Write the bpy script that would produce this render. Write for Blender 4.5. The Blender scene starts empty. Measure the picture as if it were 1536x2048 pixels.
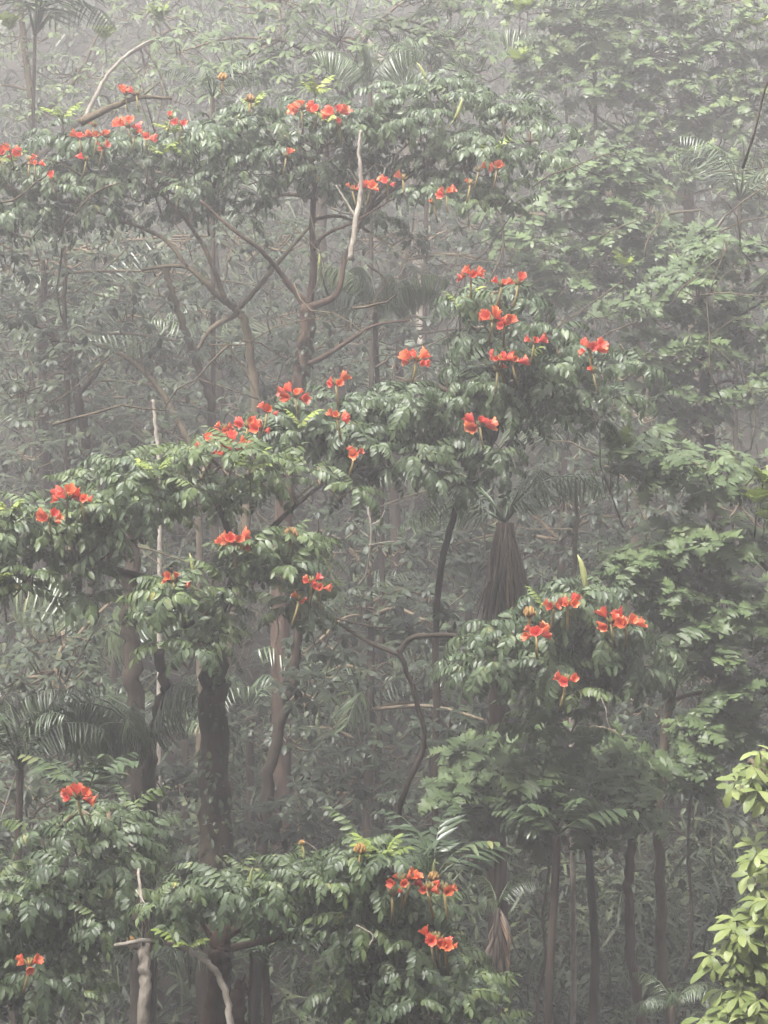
import bpy, math, random
import numpy as np
from mathutils import Vector, Matrix, Euler

# ------------------------------------------------------------------ camera, world, sun, exposure
R = math.radians
sc = bpy.context.scene
C = sc.collection
CAM_Z = 7.0
TAN = 0.4                      # frame height / distance
cam_d = bpy.data.cameras.new('camera')
cam = bpy.data.objects.new('camera', cam_d)
C.objects.link(cam)
cam.location = (0, 0, CAM_Z)
cam.rotation_euler = (R(90), 0, 0)
cam_d.sensor_fit = 'VERTICAL'
cam_d.sensor_height = 24
cam_d.lens = 24 / TAN
cam_d.clip_end = 600
sc.camera = cam

SUN_EL, SUN_AZ = R(54), R(-150)        # azimuth measured clockwise from +Y
world = bpy.data.worlds.new('World')
sc.world = world
world.use_nodes = True
wn = world.node_tree
wn.nodes.clear()
sky = wn.nodes.new('ShaderNodeTexSky')
sky.sky_type = 'NISHITA'
sky.sun_disc = False
sky.sun_elevation = SUN_EL
sky.sun_rotation = SUN_AZ
sky.dust_density = 4.0
sky.ozone_density = 1.0
hs = wn.nodes.new('ShaderNodeHueSaturation')      # an overcast sky is nearly grey all over
hs.inputs['Saturation'].default_value = 0.2
bg = wn.nodes.new('ShaderNodeBackground')
bg.inputs['Strength'].default_value = 0.06
wo = wn.nodes.new('ShaderNodeOutputWorld')
wn.links.new(sky.outputs[0], hs.inputs['Color'])
wn.links.new(hs.outputs[0], bg.inputs['Color'])
wn.links.new(bg.outputs[0], wo.inputs['Surface'])

sun_d = bpy.data.lights.new('sun', 'SUN')
sun_d.energy = 1.5
sun_d.angle = R(12)
sun_d.color = (1.0, 0.95, 0.925)
sun = bpy.data.objects.new('sun', sun_d)
C.objects.link(sun)
sdir = Vector((math.sin(SUN_AZ) * math.cos(SUN_EL), math.cos(SUN_AZ) * math.cos(SUN_EL), math.sin(SUN_EL)))
sun.rotation_euler = sdir.to_track_quat('Z', 'Y').to_euler()
sun.location = sdir * 60

vs = sc.view_settings
vs.view_transform = 'Standard'
vs.look = 'None'
vs.exposure = 3.62
vs.gamma = 1.0
sc.cycles.max_bounces = 6
sc.cycles.diffuse_bounces = 2
sc.cycles.glossy_bounces = 2
sc.cycles.transmission_bounces = 3
sc.cycles.volume_bounces = 1
sc.cycles.use_denoising = True

HAZE_DENSITY = 0.0056

# ------------------------------------------------------------------ helpers
rng = random.Random(7)
nrg = np.random.default_rng(11)


def P(px, py, Y):
    """a point of the valley at distance Y seen at photo pixel px, py (1536 x 2048)"""
    s = TAN * Y / 2048
    return Vector(((px - 768) * s, Y, CAM_Z - (py - 1024) * s))


def terrain_z(x, y):
    y = np.asarray(y, float); x = np.asarray(x, float)
    a = np.clip((y - 13) / 11, 0, 1); z = 0.2 + 1.3 * a * a * (3 - 2 * a)
    z = z + np.clip(y - 23, 0, None) * 0.5
    over = np.clip(y - 72, 0, None); z = z - over * 0.45
    z = z + np.maximum(np.clip(-4 - y, 0, None) * 2.6, np.clip(np.abs(x) - 15, 0, None) * 0.7)      # unseen near and side slopes, added to block sky and shade the near mist
    z = z + 0.25 * np.sin(x * 0.7 + y * 0.33) + 0.18 * np.sin(x * 1.3 - y * 0.9 + 1.0)
    return z


def far(Y):
    """the slope stretches away behind the front row"""
    return Y if Y < 22 else 22 + (Y - 22) * 1.7


def tag(o, label=None, cat=None, group=None, kind=None):
    if label: o['label'] = label
    if cat: o['category'] = cat
    if group: o['group'] = group
    if kind: o['kind'] = kind
    return o


def thing(name, label, cat, loc, group=None):
    o = bpy.data.objects.new(name, None)
    o.empty_display_size = 0.2
    o.location = loc
    C.objects.link(o)
    return tag(o, label, cat, group)


class MB:
    def __init__(s):
        s.v = []; s.f = []; s.n = 0; s.col = []

    def add(s, v, f, col=None):
        v = np.asarray(v, float).reshape(-1, 3)
        s.v.append(v)
        s.f.extend([tuple(i + s.n for i in q) for q in f])
        s.col.append(np.full(len(v), 0.0) if col is None else np.asarray(col, float))
        s.n += len(v)

    def tube(s, pts, rad, seg=7, wob=0.0):
        pts = [Vector(p) for p in pts]
        ring = []
        up = Vector((0.31, 0.87, 0.23)).normalized()
        for i, p in enumerate(pts):
            d = (pts[min(i + 1, len(pts) - 1)] - pts[max(i - 1, 0)])
            d = d.normalized() if d.length > 1e-9 else Vector((0, 0, 1))
            a = d.cross(up)
            a = a.normalized() if a.length > 1e-4 else d.cross(Vector((1, 0, 0))).normalized()
            b = d.cross(a)
            for k in range(seg):
                t = 2 * math.pi * k / seg
                r = rad[i] * (1 + wob * rng.uniform(-1, 1))
                ring.append(p + (a * math.cos(t) + b * math.sin(t)) * r)
        f = []
        for i in range(len(pts) - 1):
            for k in range(seg):
                k2 = (k + 1) % seg
                f.append((i * seg + k, i * seg + k2, (i + 1) * seg + k2, (i + 1) * seg + k))
        f.append(tuple(range(seg))[::-1])
        f.append(tuple((len(pts) - 1) * seg + k for k in range(seg)))
        s.add([tuple(p) for p in ring], f)

    def mesh(s, name, mat, smooth=True):
        me = bpy.data.meshes.new(name)
        v = np.concatenate(s.v) if s.v else np.zeros((0, 3))
        me.from_pydata(v.tolist(), [], s.f)
        me.materials.append(mat)
        if smooth:
            me.polygons.foreach_set('use_smooth', [True] * len(me.polygons))
        c = np.concatenate(s.col)
        if c.any():
            at = me.attributes.new('tone', 'FLOAT', 'POINT')
            at.data.foreach_set('value', c)
        me.update()
        return me


def child(name, me, parent, M=None):
    o = bpy.data.objects.new(name, me)
    C.objects.link(o)
    o.parent = parent
    if M is not None:
        o.matrix_basis = M
    return o


def smooth_path(pts, n=5):
    """Catmull-Rom through points"""
    pts = [Vector(p) for p in pts]
    if len(pts) < 3:
        a, b = pts[0], pts[-1]
        return [a.lerp(b, i / n) for i in range(n + 1)]
    out = []
    q = [pts[0] * 2 - pts[1]] + pts + [pts[-1] * 2 - pts[-2]]
    for i in range(1, len(q) - 2):
        p0, p1, p2, p3 = q[i - 1:i + 3]
        t0 = 0.0
        t1 = t0 + max((p1 - p0).length, 1e-6) ** 0.5
        t2 = t1 + max((p2 - p1).length, 1e-6) ** 0.5
        t3 = t2 + max((p3 - p2).length, 1e-6) ** 0.5
        for k in range(n):
            t = t1 + (t2 - t1) * k / n
            a1 = p0 * ((t1 - t) / (t1 - t0)) + p1 * ((t - t0) / (t1 - t0))
            a2 = p1 * ((t2 - t) / (t2 - t1)) + p2 * ((t - t1) / (t2 - t1))
            a3 = p2 * ((t3 - t) / (t3 - t2)) + p3 * ((t - t2) / (t3 - t2))
            b1 = a1 * ((t2 - t) / (t2 - t0)) + a2 * ((t - t0) / (t2 - t0))
            b2 = a2 * ((t3 - t) / (t3 - t1)) + a3 * ((t - t1) / (t3 - t1))
            out.append(b1 * ((t2 - t) / (t2 - t1)) + b2 * ((t - t1) / (t2 - t1)))
    out.append(pts[-1])
    return out


# ------------------------------------------------------------------ materials
def new_mat(name):
    m = bpy.data.materials.new(name)
    m.use_nodes = True
    nt = m.node_tree
    nt.nodes.clear()
    return m, nt


def leaf_mat(name, c1, c2, c3, rough=0.42, spec=0.5, trans=0.18):
    m, nt = new_mat(name)
    N, L = nt.nodes, nt.links
    oi = N.new('ShaderNodeObjectInfo')
    ge = N.new('ShaderNodeNewGeometry')
    mx = N.new('ShaderNodeMath'); mx.operation = 'MULTIPLY_ADD'
    mx.inputs[1].default_value = 0.5
    m2 = N.new('ShaderNodeMath'); m2.operation = 'MULTIPLY'; m2.inputs[1].default_value = 0.5
    L.new(oi.outputs['Random'], m2.inputs[0])
    L.new(ge.outputs['Random Per Island'], mx.inputs[0]); L.new(m2.outputs[0], mx.inputs[2])
    cr = N.new('ShaderNodeValToRGB')
    e = cr.color_ramp.elements
    e[0].position = 0.15; e[0].color = (*c1, 1)
    e[1].position = 0.9; e[1].color = (*c3, 1)
    k = e.new(0.55); k.color = (*c2, 1)
    k = e.new(0.97); k.color = (c3[0] * 2.0, c3[1] * 1.45, c3[2] * 1.1, 1)
    L.new(mx.outputs[0], cr.inputs[0])
    tc = N.new('ShaderNodeTexCoord')
    no = N.new('ShaderNodeTexNoise'); no.inputs['Scale'].default_value = 9; no.inputs['Detail'].default_value = 3
    L.new(tc.outputs['Object'], no.inputs['Vector'])
    hv = N.new('ShaderNodeHueSaturation')
    mr = N.new('ShaderNodeMapRange'); mr.inputs[3].default_value = 0.7; mr.inputs[4].default_value = 1.3
    L.new(no.outputs[0], mr.inputs[0]); L.new(mr.outputs[0], hv.inputs['Value'])
    L.new(cr.outputs[0], hv.inputs['Color'])
    p = N.new('ShaderNodeBsdfPrincipled')
    p.inputs['Roughness'].default_value = rough
    p.inputs['Specular IOR Level'].default_value = spec
    L.new(hv.outputs[0], p.inputs['Base Color'])
    o = N.new('ShaderNodeOutputMaterial')
    if trans > 0:
        tr = N.new('ShaderNodeBsdfTranslucent')
        L.new(hv.outputs[0], tr.inputs['Color'])
        ms = N.new('ShaderNodeMixShader'); ms.inputs[0].default_value = trans
        L.new(p.outputs[0], ms.inputs[1]); L.new(tr.outputs[0], ms.inputs[2])
        L.new(ms.outputs[0], o.inputs['Surface'])
    else:
        L.new(p.outputs[0], o.inputs['Surface'])
    return m


def bark_mat(name, c1, c2, scale=6.0, stretch=0.35, rough=0.9, lichen=None):
    m, nt = new_mat(name)
    N, L = nt.nodes, nt.links
    tc = N.new('ShaderNodeTexCoord')
    mp = N.new('ShaderNodeMapping'); mp.inputs['Scale'].default_value = (1, 1, stretch)
    L.new(tc.outputs['Object'], mp.inputs['Vector'])
    no = N.new('ShaderNodeTexNoise'); no.inputs['Scale'].default_value = scale; no.inputs['Detail'].default_value = 6; no.inputs['Roughness'].default_value = 0.65
    L.new(mp.outputs[0], no.inputs['Vector'])
    cr = N.new('ShaderNodeValToRGB')
    e = cr.color_ramp.elements
    e[0].position = 0.32; e[0].color = (*c1, 1)
    e[1].position = 0.68; e[1].color = (*c2, 1)
    if lichen:
        k = e.new(0.78); k.color = (*lichen, 1)
    L.new(no.outputs[0], cr.inputs[0])
    p = N.new('ShaderNodeBsdfPrincipled'); p.inputs['Roughness'].default_value = rough
    p.inputs['Specular IOR Level'].default_value = 0.2
    L.new(cr.outputs[0], p.inputs['Base Color'])
    bp = N.new('ShaderNodeBump'); bp.inputs['Strength'].default_value = 0.6; bp.inputs['Distance'].default_value = 0.02
    n2 = N.new('ShaderNodeTexNoise'); n2.inputs['Scale'].default_value = scale * 4; n2.inputs['Detail'].default_value = 4
    L.new(mp.outputs[0], n2.inputs['Vector'])
    L.new(n2.outputs[0], bp.inputs['Height']); L.new(bp.outputs[0], p.inputs['Normal'])
    o = N.new('ShaderNodeOutputMaterial')
    L.new(p.outputs[0], o.inputs['Surface'])
    return m


def petal_mat():
    m, nt = new_mat('petal')
    N, L = nt.nodes, nt.links
    at = N.new('ShaderNodeAttribute'); at.attribute_name = 'tone'
    oi = N.new('ShaderNodeObjectInfo')
    cr = N.new('ShaderNodeValToRGB')
    e = cr.color_ramp.elements
    e[0].position = 0.0; e[0].color = (0.52, 0.06, 0.035, 1)
    e[1].position = 1.0; e[1].color = (0.86, 0.44, 0.20, 1)
    k = e.new(0.82); k.color = (0.72, 0.12, 0.065, 1)
    L.new(at.outputs['Fac'], cr.inputs[0])
    hv = N.new('ShaderNodeHueSaturation')
    mr = N.new('ShaderNodeMapRange'); mr.inputs[3].default_value = 0.62; mr.inputs[4].default_value = 1.2
    L.new(oi.outputs['Random'], mr.inputs[0]); L.new(mr.outputs[0], hv.inputs['Value'])
    m3 = N.new('ShaderNodeMath'); m3.operation = 'MULTIPLY'; m3.inputs[1].default_value = 7.31
    m4 = N.new('ShaderNodeMath'); m4.operation = 'FRACT'
    mh = N.new('ShaderNodeMapRange'); mh.inputs[3].default_value = 0.488; mh.inputs[4].default_value = 0.512
    L.new(oi.outputs['Random'], m3.inputs[0]); L.new(m3.outputs[0], m4.inputs[0]); L.new(m4.outputs[0], mh.inputs[0]); L.new(mh.outputs[0], hv.inputs['Hue'])
    L.new(cr.outputs[0], hv.inputs['Color'])
    p = N.new('ShaderNodeBsdfPrincipled'); p.inputs['Roughness'].default_value = 0.5
    L.new(hv.outputs[0], p.inputs['Base Color'])
    tr = N.new('ShaderNodeBsdfTranslucent'); L.new(hv.outputs[0], tr.inputs['Color'])
    ms = N.new('ShaderNodeMixShader'); ms.inputs[0].default_value = 0.35
    L.new(p.outputs[0], ms.inputs[1]); L.new(tr.outputs[0], ms.inputs[2])
    o = N.new('ShaderNodeOutputMaterial'); L.new(ms.outputs[0], o.inputs['Surface'])
    return m


M_TULIP = leaf_mat('tulip_leaf', (0.032, 0.052, 0.023), (0.062, 0.090, 0.042), (0.10, 0.135, 0.06), 0.46, 0.42, 0.14)
M_TULIP_WARM = leaf_mat('tulip_leaf_warm', (0.046, 0.070, 0.024), (0.082, 0.118, 0.042), (0.125, 0.165, 0.056), 0.47, 0.4, 0.18)
M_YOUNG = leaf_mat('young_leaf', (0.12, 0.17, 0.035), (0.20, 0.26, 0.05), (0.30, 0.32, 0.07), 0.45, 0.4, 0.3)
M_LOBED = leaf_mat('lobed_leaf', (0.045, 0.07, 0.026), (0.075, 0.11, 0.042), (0.12, 0.155, 0.058), 0.5, 0.36, 0.15)
M_LIME = leaf_mat('lime_leaf', (0.09, 0.13, 0.035), (0.185, 0.235, 0.065), (0.30, 0.34, 0.12), 0.46, 0.45, 0.25)
M_PALM = leaf_mat('palm_leaf', (0.03, 0.05, 0.022), (0.055, 0.085, 0.035), (0.09, 0.12, 0.05), 0.38, 0.6, 0.12)
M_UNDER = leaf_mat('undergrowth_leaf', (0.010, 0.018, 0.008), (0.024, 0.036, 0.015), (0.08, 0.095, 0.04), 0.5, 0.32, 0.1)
M_SHADE = leaf_mat('shade_leaf', (0.010, 0.018, 0.008), (0.019, 0.030, 0.013), (0.036, 0.050, 0.022), 0.5, 0.32, 0.1)  # leaf green darkened, forest shade put into the colour
M_DEAD = leaf_mat('dead_frond', (0.08, 0.062, 0.047), (0.14, 0.112, 0.088), (0.21, 0.175, 0.14), 0.8, 0.2, 0.1)
M_PODM = leaf_mat('seed_pod', (0.16, 0.18, 0.07), (0.24, 0.26, 0.10), (0.32, 0.32, 0.15), 0.5, 0.4, 0.0)
M_BUD = leaf_mat('flower_bud', (0.14, 0.075, 0.025), (0.26, 0.15, 0.05), (0.38, 0.24, 0.08), 0.6, 0.3, 0.0)
M_TRUSS = leaf_mat('flower_truss', (0.09, 0.075, 0.03), (0.15, 0.12, 0.045), (0.24, 0.18, 0.06), 0.6, 0.3, 0.0)
M_PETAL = petal_mat()
M_BARK = bark_mat('bark_brown', (0.014, 0.011, 0.008), (0.055, 0.042, 0.030), 7, 0.3, 0.9, (0.11, 0.115, 0.075))
M_BARK_RED = bark_mat('bark_reddish', (0.026, 0.017, 0.012), (0.085, 0.056, 0.040), 7, 0.3, 0.9, (0.13, 0.115, 0.08))
M_BARK_PALE = bark_mat('bark_pale', (0.14, 0.12, 0.095), (0.34, 0.31, 0.26), 9, 0.6)
M_BARK_MOSS = bark_mat('bark_mossy', (0.045, 0.035, 0.024), (0.11, 0.09, 0.058), 8, 0.5, 0.9, (0.12, 0.14, 0.06))
M_TWIG = bark_mat('twig_bark', (0.09, 0.07, 0.045), (0.17, 0.135, 0.09), 20, 1)
M_SOIL = bark_mat('forest_floor', (0.010, 0.009, 0.006), (0.028, 0.023, 0.015), 1.5, 1)

# ------------------------------------------------------------------ leaf shapes
def leaflet(L=0.11, W=0.052, fold=0.35, droop=0.5, n=4, profile=None):
    """a folded, drooping ovate blade along +X"""
    profile = profile or [(0.0, 0.0), (0.22, 0.72), (0.48, 1.0), (0.78, 0.66), (1.0, 0.0)]
    v, f = [], []
    x = z = 0.0
    pt = 0.0
    prev = None
    for i, (t, w) in enumerate(profile):
        a = -droop * t
        dx = (t - pt) * L
        x += dx * math.cos(a); z += dx * math.sin(a); pt = t
        hw = W * 0.5 * w
        if w == 0:
            cur = (len(v),); v.append((x, 0, z))
        else:
            cur = (len(v), len(v) + 1, len(v) + 2)
            v += [(x, hw * math.cos(fold), z + hw * math.sin(fold)), (x, 0, z), (x, -hw * math.cos(fold), z + hw * math.sin(fold))]
        if prev is not None:
            if len(prev) == 1 and len(cur) == 3:
                f += [(prev[0], cur[1], cur[0]), (prev[0], cur[2], cur[1])]
            elif len(prev) == 3 and len(cur) == 3:
                f += [(prev[0], prev[1], cur[1], cur[0]), (prev[1], prev[2], cur[2], cur[1])]
            elif len(prev) == 3:
                f += [(prev[0], prev[1], cur[0]), (prev[1], prev[2], cur[0])]
        prev = cur
    return np.array(v), f


def rot(M, v):
    return np.asarray(v) @ np.array(M.to_3x3()).T


def pinnate(seed, length=0.40, pairs=6, L=0.115, W=0.055, droop=1.1, start=0.3, hang=0.35, mat=None, forward=0.7):
    """odd-pinnate compound leaf along +X, its rachis arching down"""
    r = random.Random(seed)
    mb = MB()
    pts, dirs = [], []
    p = Vector((0, 0, 0)); seg = 12
    for i in range(seg + 1):
        t = i / seg
        a = start - droop * t ** 1.3
        d = Vector((math.cos(a), 0, math.sin(a)))
        pts.append(p.copy()); dirs.append(d)
        p = p + d * (length / seg)
    mb.tube([pts[0], pts[4], pts[8], pts[12]], [0.005, 0.004, 0.003, 0.002], 3)
    for i in range(pairs):
        t = 0.22 + 0.72 * i / (pairs - 1)
        k = min(int(t * seg), seg - 1); fr = t * seg - k
        q = pts[k].lerp(pts[k + 1], fr); d = dirs[k]
        ang = math.atan2(d.z, d.x)
        for s in (-1, 1):
            sc_ = r.uniform(0.85, 1.1) * (0.75 + 0.35 * math.sin(math.pi * (0.15 + 0.75 * t)))
            v, f = leaflet(L * sc_, W * sc_, r.uniform(0.15, 0.4), r.uniform(0.2, 0.7))
            M = Matrix.Rotation(-ang, 3, 'Y') @ Matrix.Rotation(s * (math.pi / 2 - forward + r.uniform(-.15, .15)), 3, 'Z') @ Matrix.Rotation(hang + r.uniform(-.2, .2), 3, 'Y') @ Matrix.Rotation(r.uniform(-.3, .3), 3, 'X')
            mb.add(rot(M, v) + np.array(q), f)
    v, f = leaflet(L * 1.1, W * 1.1, 0.25, 0.3)
    M = Matrix.Rotation(-math.atan2(dirs[-1].z, dirs[-1].x), 3, 'Y')
    mb.add(rot(M, v) + np.array(pts[-1]), f)
    return mb.mesh('compound_leaf', mat)


def lobed(seed, L=0.34, W=0.26, lobes=4, droop=0.8, mat=None, start=0.25):
    """breadfruit-like blade: midrib with deep pointed side lobes"""
    r = random.Random(seed)
    mb = MB()
    mid = []
    p = Vector((0, 0, 0)); seg = lobes * 2 + 2
    stalk = 0.12
    for i in range(seg + 1):
        t = i / seg
        a = start - droop * t
        mid.append(p.copy()); p = p + Vector((math.cos(a), 0, math.sin(a))) * (L * (stalk if i == 0 else (1 - stalk) / seg))
    v = [tuple(m) for m in mid]
    f = []
    for s in (-1, 1):
        for k in range(lobes):
            i0 = 1 + 2 * k
            t = (k + 0.5) / lobes
            hw = W * 0.5 * (0.55 + 0.6 * math.sin(math.pi * (0.12 + 0.72 * t))) * r.uniform(0.85, 1.1)
            a, b, c = mid[i0], mid[i0 + 1], mid[min(i0 + 2, seg)]
            fold = r.uniform(0.0, 0.35)
            fw = L * 0.10
            n = len(v)
            tip = b + Vector((fw + L * 0.05, s * hw, hw * fold - 0.10 * hw))
            s1 = a + Vector((fw * 0.9, s * hw * 0.62, hw * fold * 0.8))
            s2 = c + Vector((fw * 0.4, s * hw * 0.60, hw * fold * 0.8))
            nt_ = a + Vector((fw * 0.1, s * hw * 0.28, hw * fold * 0.35))
            v += [tuple(s1), tuple(tip), tuple(s2), tuple(nt_)]
            q = [(i0, n + 3, n + 0, i0 + 1), (i0 + 1, n + 0, n + 1, n + 2), (i0 + 1, n + 2, min(i0 + 2, seg))]
            if s < 0:
                q = [x[::-1] for x in q]
            f += q
    n = len(v)
    e = mid[-1]; pe = mid[-2]
    d = (e - pe).normalized()
    tip = e + d * L * 0.14
    v += [tuple(e + Vector((0.0, W * 0.16, 0))), tuple(tip), tuple(e - Vector((0.0, W * 0.16, 0)))]
    f += [(seg - 1, seg, n), (seg, n + 1, n), (seg - 1, n + 2, seg), (seg, n + 2, n + 1)]
    mb.add(v, f)
    mb.tube([mid[0] - Vector((0.02, 0, 0)), mid[1]], [0.004, 0.004], 3)
    return mb.mesh('lobed_leaf', mat)


def blade(seed, L=0.13, W=0.06, droop=0.7, mat=None, start=0.3):
    """a single simple leaf with a short stalk (broad near the tip)"""
    mb = MB()
    v, f = leaflet(L, W, 0.22, droop, profile=[(0, 0), (0.12, 0.18), (0.42, 0.86), (0.7, 1.0), (0.9, 0.55), (1, 0)])
    M = Matrix.Rotation(-start, 3, 'Y')
    mb.add(rot(M, v), f)
    return mb.mesh('simple_leaf', mat)


def frond(seed, L=1.6, n=26, ll=0.42, lw=0.035, droop=1.3, start=0.9, hang=0.5, mat=None, forward=0.6, flat=False):
    """feather palm frond along +X"""
    r = random.Random(seed)
    mb = MB()
    pts, dirs = [], []
    p = Vector((0, 0, 0)); seg = 20
    for i in range(seg + 1):
        t = i / seg
        a = start - droop * t ** 1.2
        d = Vector((math.cos(a), 0, math.sin(a)))
        pts.append(p.copy()); dirs.append(d); p = p + d * (L / seg)
    mb.tube(pts[::4], [0.018, 0.014, 0.011, 0.008, 0.005, 0.003], 4)
    for i in range(n):
        t = 0.16 + 0.83 * i / (n - 1)
        k = min(int(t * seg), seg - 1)
        q = pts[k].lerp(pts[k + 1], t * seg - k); d = dirs[k]
        ang = math.atan2(d.z, d.x)
        for s in (-1, 1):
            if r.random() < 0.14:
                continue
            l = ll * (0.35 + 0.75 * math.sin(math.pi * min(1, 0.12 + 0.86 * t))) * r.uniform(0.85, 1.1)
            v, f = leaflet(l, lw * r.uniform(0.8, 1.15), 0.35, r.uniform(0.4, 1.1) * (0.4 if flat else 1), profile=[(0, 0.3), (0.3, 1.0), (0.7, 0.7), (1, 0)])
            M = Matrix.Rotation(-ang, 3, 'Y') @ Matrix.Rotation(s * (math.pi / 2 - forward + r.uniform(-.1, .1)), 3, 'Z') @ Matrix.Rotation(hang + r.uniform(-.2, .2), 3, 'Y')
            mb.add(rot(M, v) + np.array(q), f)
    return mb.mesh('frond', mat)


def blossom(seed):
    """cupped, frilled tulip-tree blossom opening along +X"""
    r = random.Random(seed)
    mb = MB()
    seg = 25
    prof = [(0.0, 0.006), (0.02, 0.015), (0.04, 0.030), (0.06, 0.041), (0.078, 0.047), (0.092, 0.055)]
    tone = [0.1, 0.35, 0.55, 0.7, 0.85, 1.0]
    v, col = [], []
    ph = r.uniform(0, 6)
    for i, (x, rad) in enumerate(prof):
        t = i / (len(prof) - 1)
        for k in range(seg):
            a = 2 * math.pi * k / seg
            pet = 2 * abs(math.cos(2.5 * a + ph)) ** 0.6 - 1      # five broad petals
            fr = t * t
            rr = rad * (1 + 0.13 * fr * pet + r.uniform(-0.24, 0.24) * fr)
            xx = x + fr * (0.010 * pet + r.uniform(-0.008, 0.008)) + 0.016 * fr * math.sin(a)
            v.append((xx, rr * math.cos(a), rr * math.sin(a) * 0.88))
            col.append(tone[i] * (1 if t < 1 else r.uniform(0.75, 1.0)))
    f = [(0 + k + i * seg, (k + 1) % seg + i * seg, (k + 1) % seg + (i + 1) * seg, k + (i + 1) * seg) for i in range(len(prof) - 1) for k in range(seg)]
    f.append(tuple(range(seg))[::-1])
    mb.add(v, f, col)
    return mb.mesh('blossom', M_PETAL)


def bud_ball(seed, n=16, size=0.055):
    """claw-like cushion of curved brown buds"""
    r = random.Random(seed)
    mb = MB()
    for i in range(n):
        az = 2.4 * i + r.uniform(-.2, .2); el = 0.15 + 1.2 * (i / n)
        d = Vector((math.cos(az) * math.cos(el), math.sin(az) * math.cos(el), math.sin(el) * 0.8))
        mid = d * size * 0.75 + Vector((0, 0, 0.012))
        tip = d * size * 1.05 + Vector((-d.x * 0.02, -d.y * 0.02, 0.028))
        mb.tube([(0, 0, 0), mid * 0.6, mid, tip], [0.004, 0.009, 0.010, 0.003], 5)
    mb.tube([(0, 0, -0.1), (0, 0, 0.01)], [0.006, 0.009], 5)
    return mb.mesh('bud_cushion', M_BUD)


def seed_pod(L=0.24):
    mb = MB()
    mb.tube([(0, 0, -0.1), (0.004, 0, -0.03), (0.01, 0, 0.0)], [0.004, 0.005, 0.006], 5)
    mb.tube([(0.01, 0, 0), (0.016, 0, L * .2), (0.014, 0, L * .5), (0.004, 0, L * .8), (-0.012, 0, L)], [0.006, 0.018, 0.022, 0.015, 0.002], 8)
    return mb.mesh('seed_pod', M_PODM)


TULIP = [pinnate(i, rng.uniform(0.36, 0.46), rng.choice([6, 7, 7, 8]), 0.105, 0.044, rng.uniform(1.2, 1.9), rng.uniform(0.1, 0.4), rng.uniform(0.25, 0.5), M_TULIP) for i in range(9)]
TULIP_WARM = [pinnate(40 + i, rng.uniform(0.34, 0.42), 7, 0.10, 0.043, rng.uniform(0.9, 1.5), rng.uniform(0.2, 0.5), rng.uniform(0.2, 0.5), M_TULIP_WARM) for i in range(5)]
TULIP_YOUNG = [pinnate(70 + i, 0.26, 5, 0.085, 0.045, rng.uniform(0.6, 1.1), 0.55, 0.25, M_YOUNG) for i in range(3)]
LOBED = [lobed(i, rng.uniform(0.22, 0.30), rng.uniform(0.15, 0.22), rng.choice([3, 4]), rng.uniform(0.5, 1.2), M_LOBED, rng.uniform(0.1, 0.5)) for i in range(7)]
LOBED_YOUNG = [lobed(30 + i, 0.30, 0.24, 3, 0.5, M_YOUNG, 0.6) for i in range(3)]
LIME = [blade(i, rng.uniform(0.13, 0.18), rng.uniform(0.046, 0.058), rng.uniform(0.7, 1.6), M_LIME, rng.uniform(0.0, 0.4)) for i in range(5)]
SIMPLE = [blade(20 + i, rng.uniform(0.12, 0.19), rng.uniform(0.045, 0.065), rng.uniform(0.4, 1.1), M_LOBED, rng.uniform(0.0, 0.5)) for i in range(5)]
SIMPLE_PALE = [blade(90 + i, rng.uniform(0.12, 0.19), rng.uniform(0.045, 0.065), rng.uniform(0.4, 1.1), M_TULIP_WARM, rng.uniform(0.0, 0.5)) for i in range(4)]
FROND = [frond(i, 1.4, 24, 0.36, 0.022, rng.uniform(1.1, 1.9), rng.uniform(0.5, 1.0), rng.uniform(0.3, 0.7), M_PALM) for i in range(5)]
FROND_HANG = [frond(20 + i, 1.5, 40, 0.52, 0.026, 1.7, 0.8, 1.0, M_PALM, 0.35) for i in range(3)]
FROND_BROAD = [frond(30 + i, 1.1, 11, 0.34, 0.085, rng.uniform(0.8, 1.3), rng.uniform(0.6, 1.0), 0.3, M_PALM, 0.75, True) for i in range(3)]
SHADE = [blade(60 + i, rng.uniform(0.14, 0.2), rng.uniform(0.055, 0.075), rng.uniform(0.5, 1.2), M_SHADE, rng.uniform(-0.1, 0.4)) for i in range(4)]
BLOSSOM = [blossom(i) for i in range(5)]
BUDS = [bud_ball(i) for i in range(3)]
POD = seed_pod()

# ------------------------------------------------------------------ setting: hillside
def build_terrain():
    xs = np.linspace(-60, 60, 121); ys = np.linspace(-36, 95, 132)
    X, Y = np.meshgrid(xs, ys)
    Z = terrain_z(X, Y)
    v = np.stack([X, Y, Z], -1).reshape(-1, 3)
    nx = len(xs)
    f = [(j * nx + i, j * nx + i + 1, (j + 1) * nx + i + 1, (j + 1) * nx + i) for j in range(len(ys) - 1) for i in range(nx - 1)]
    mb = MB(); mb.add(v, f)
    o = bpy.data.objects.new('hillside', mb.mesh('hillside', M_SOIL)); C.objects.link(o)
    tag(o, 'steep dark forest hillside rising behind the trees', kind='structure')


build_terrain()


def scatter_mesh(name, templates, pos, mats3, mat):
    """many small leaves as one mesh"""
    mb = MB()
    V, F = [], []
    n = 0
    for i in range(len(pos)):
        v, f = templates[i % len(templates)]
        V.append(v @ mats3[i].T + pos[i])
        F.extend([tuple(k + n for k in q) for q in f])
        n += len(v)
    me = bpy.data.meshes.new(name)
    me.from_pydata(np.concatenate(V).tolist(), [], F)
    me.materials.append(mat)
    me.update()
    return me


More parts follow.
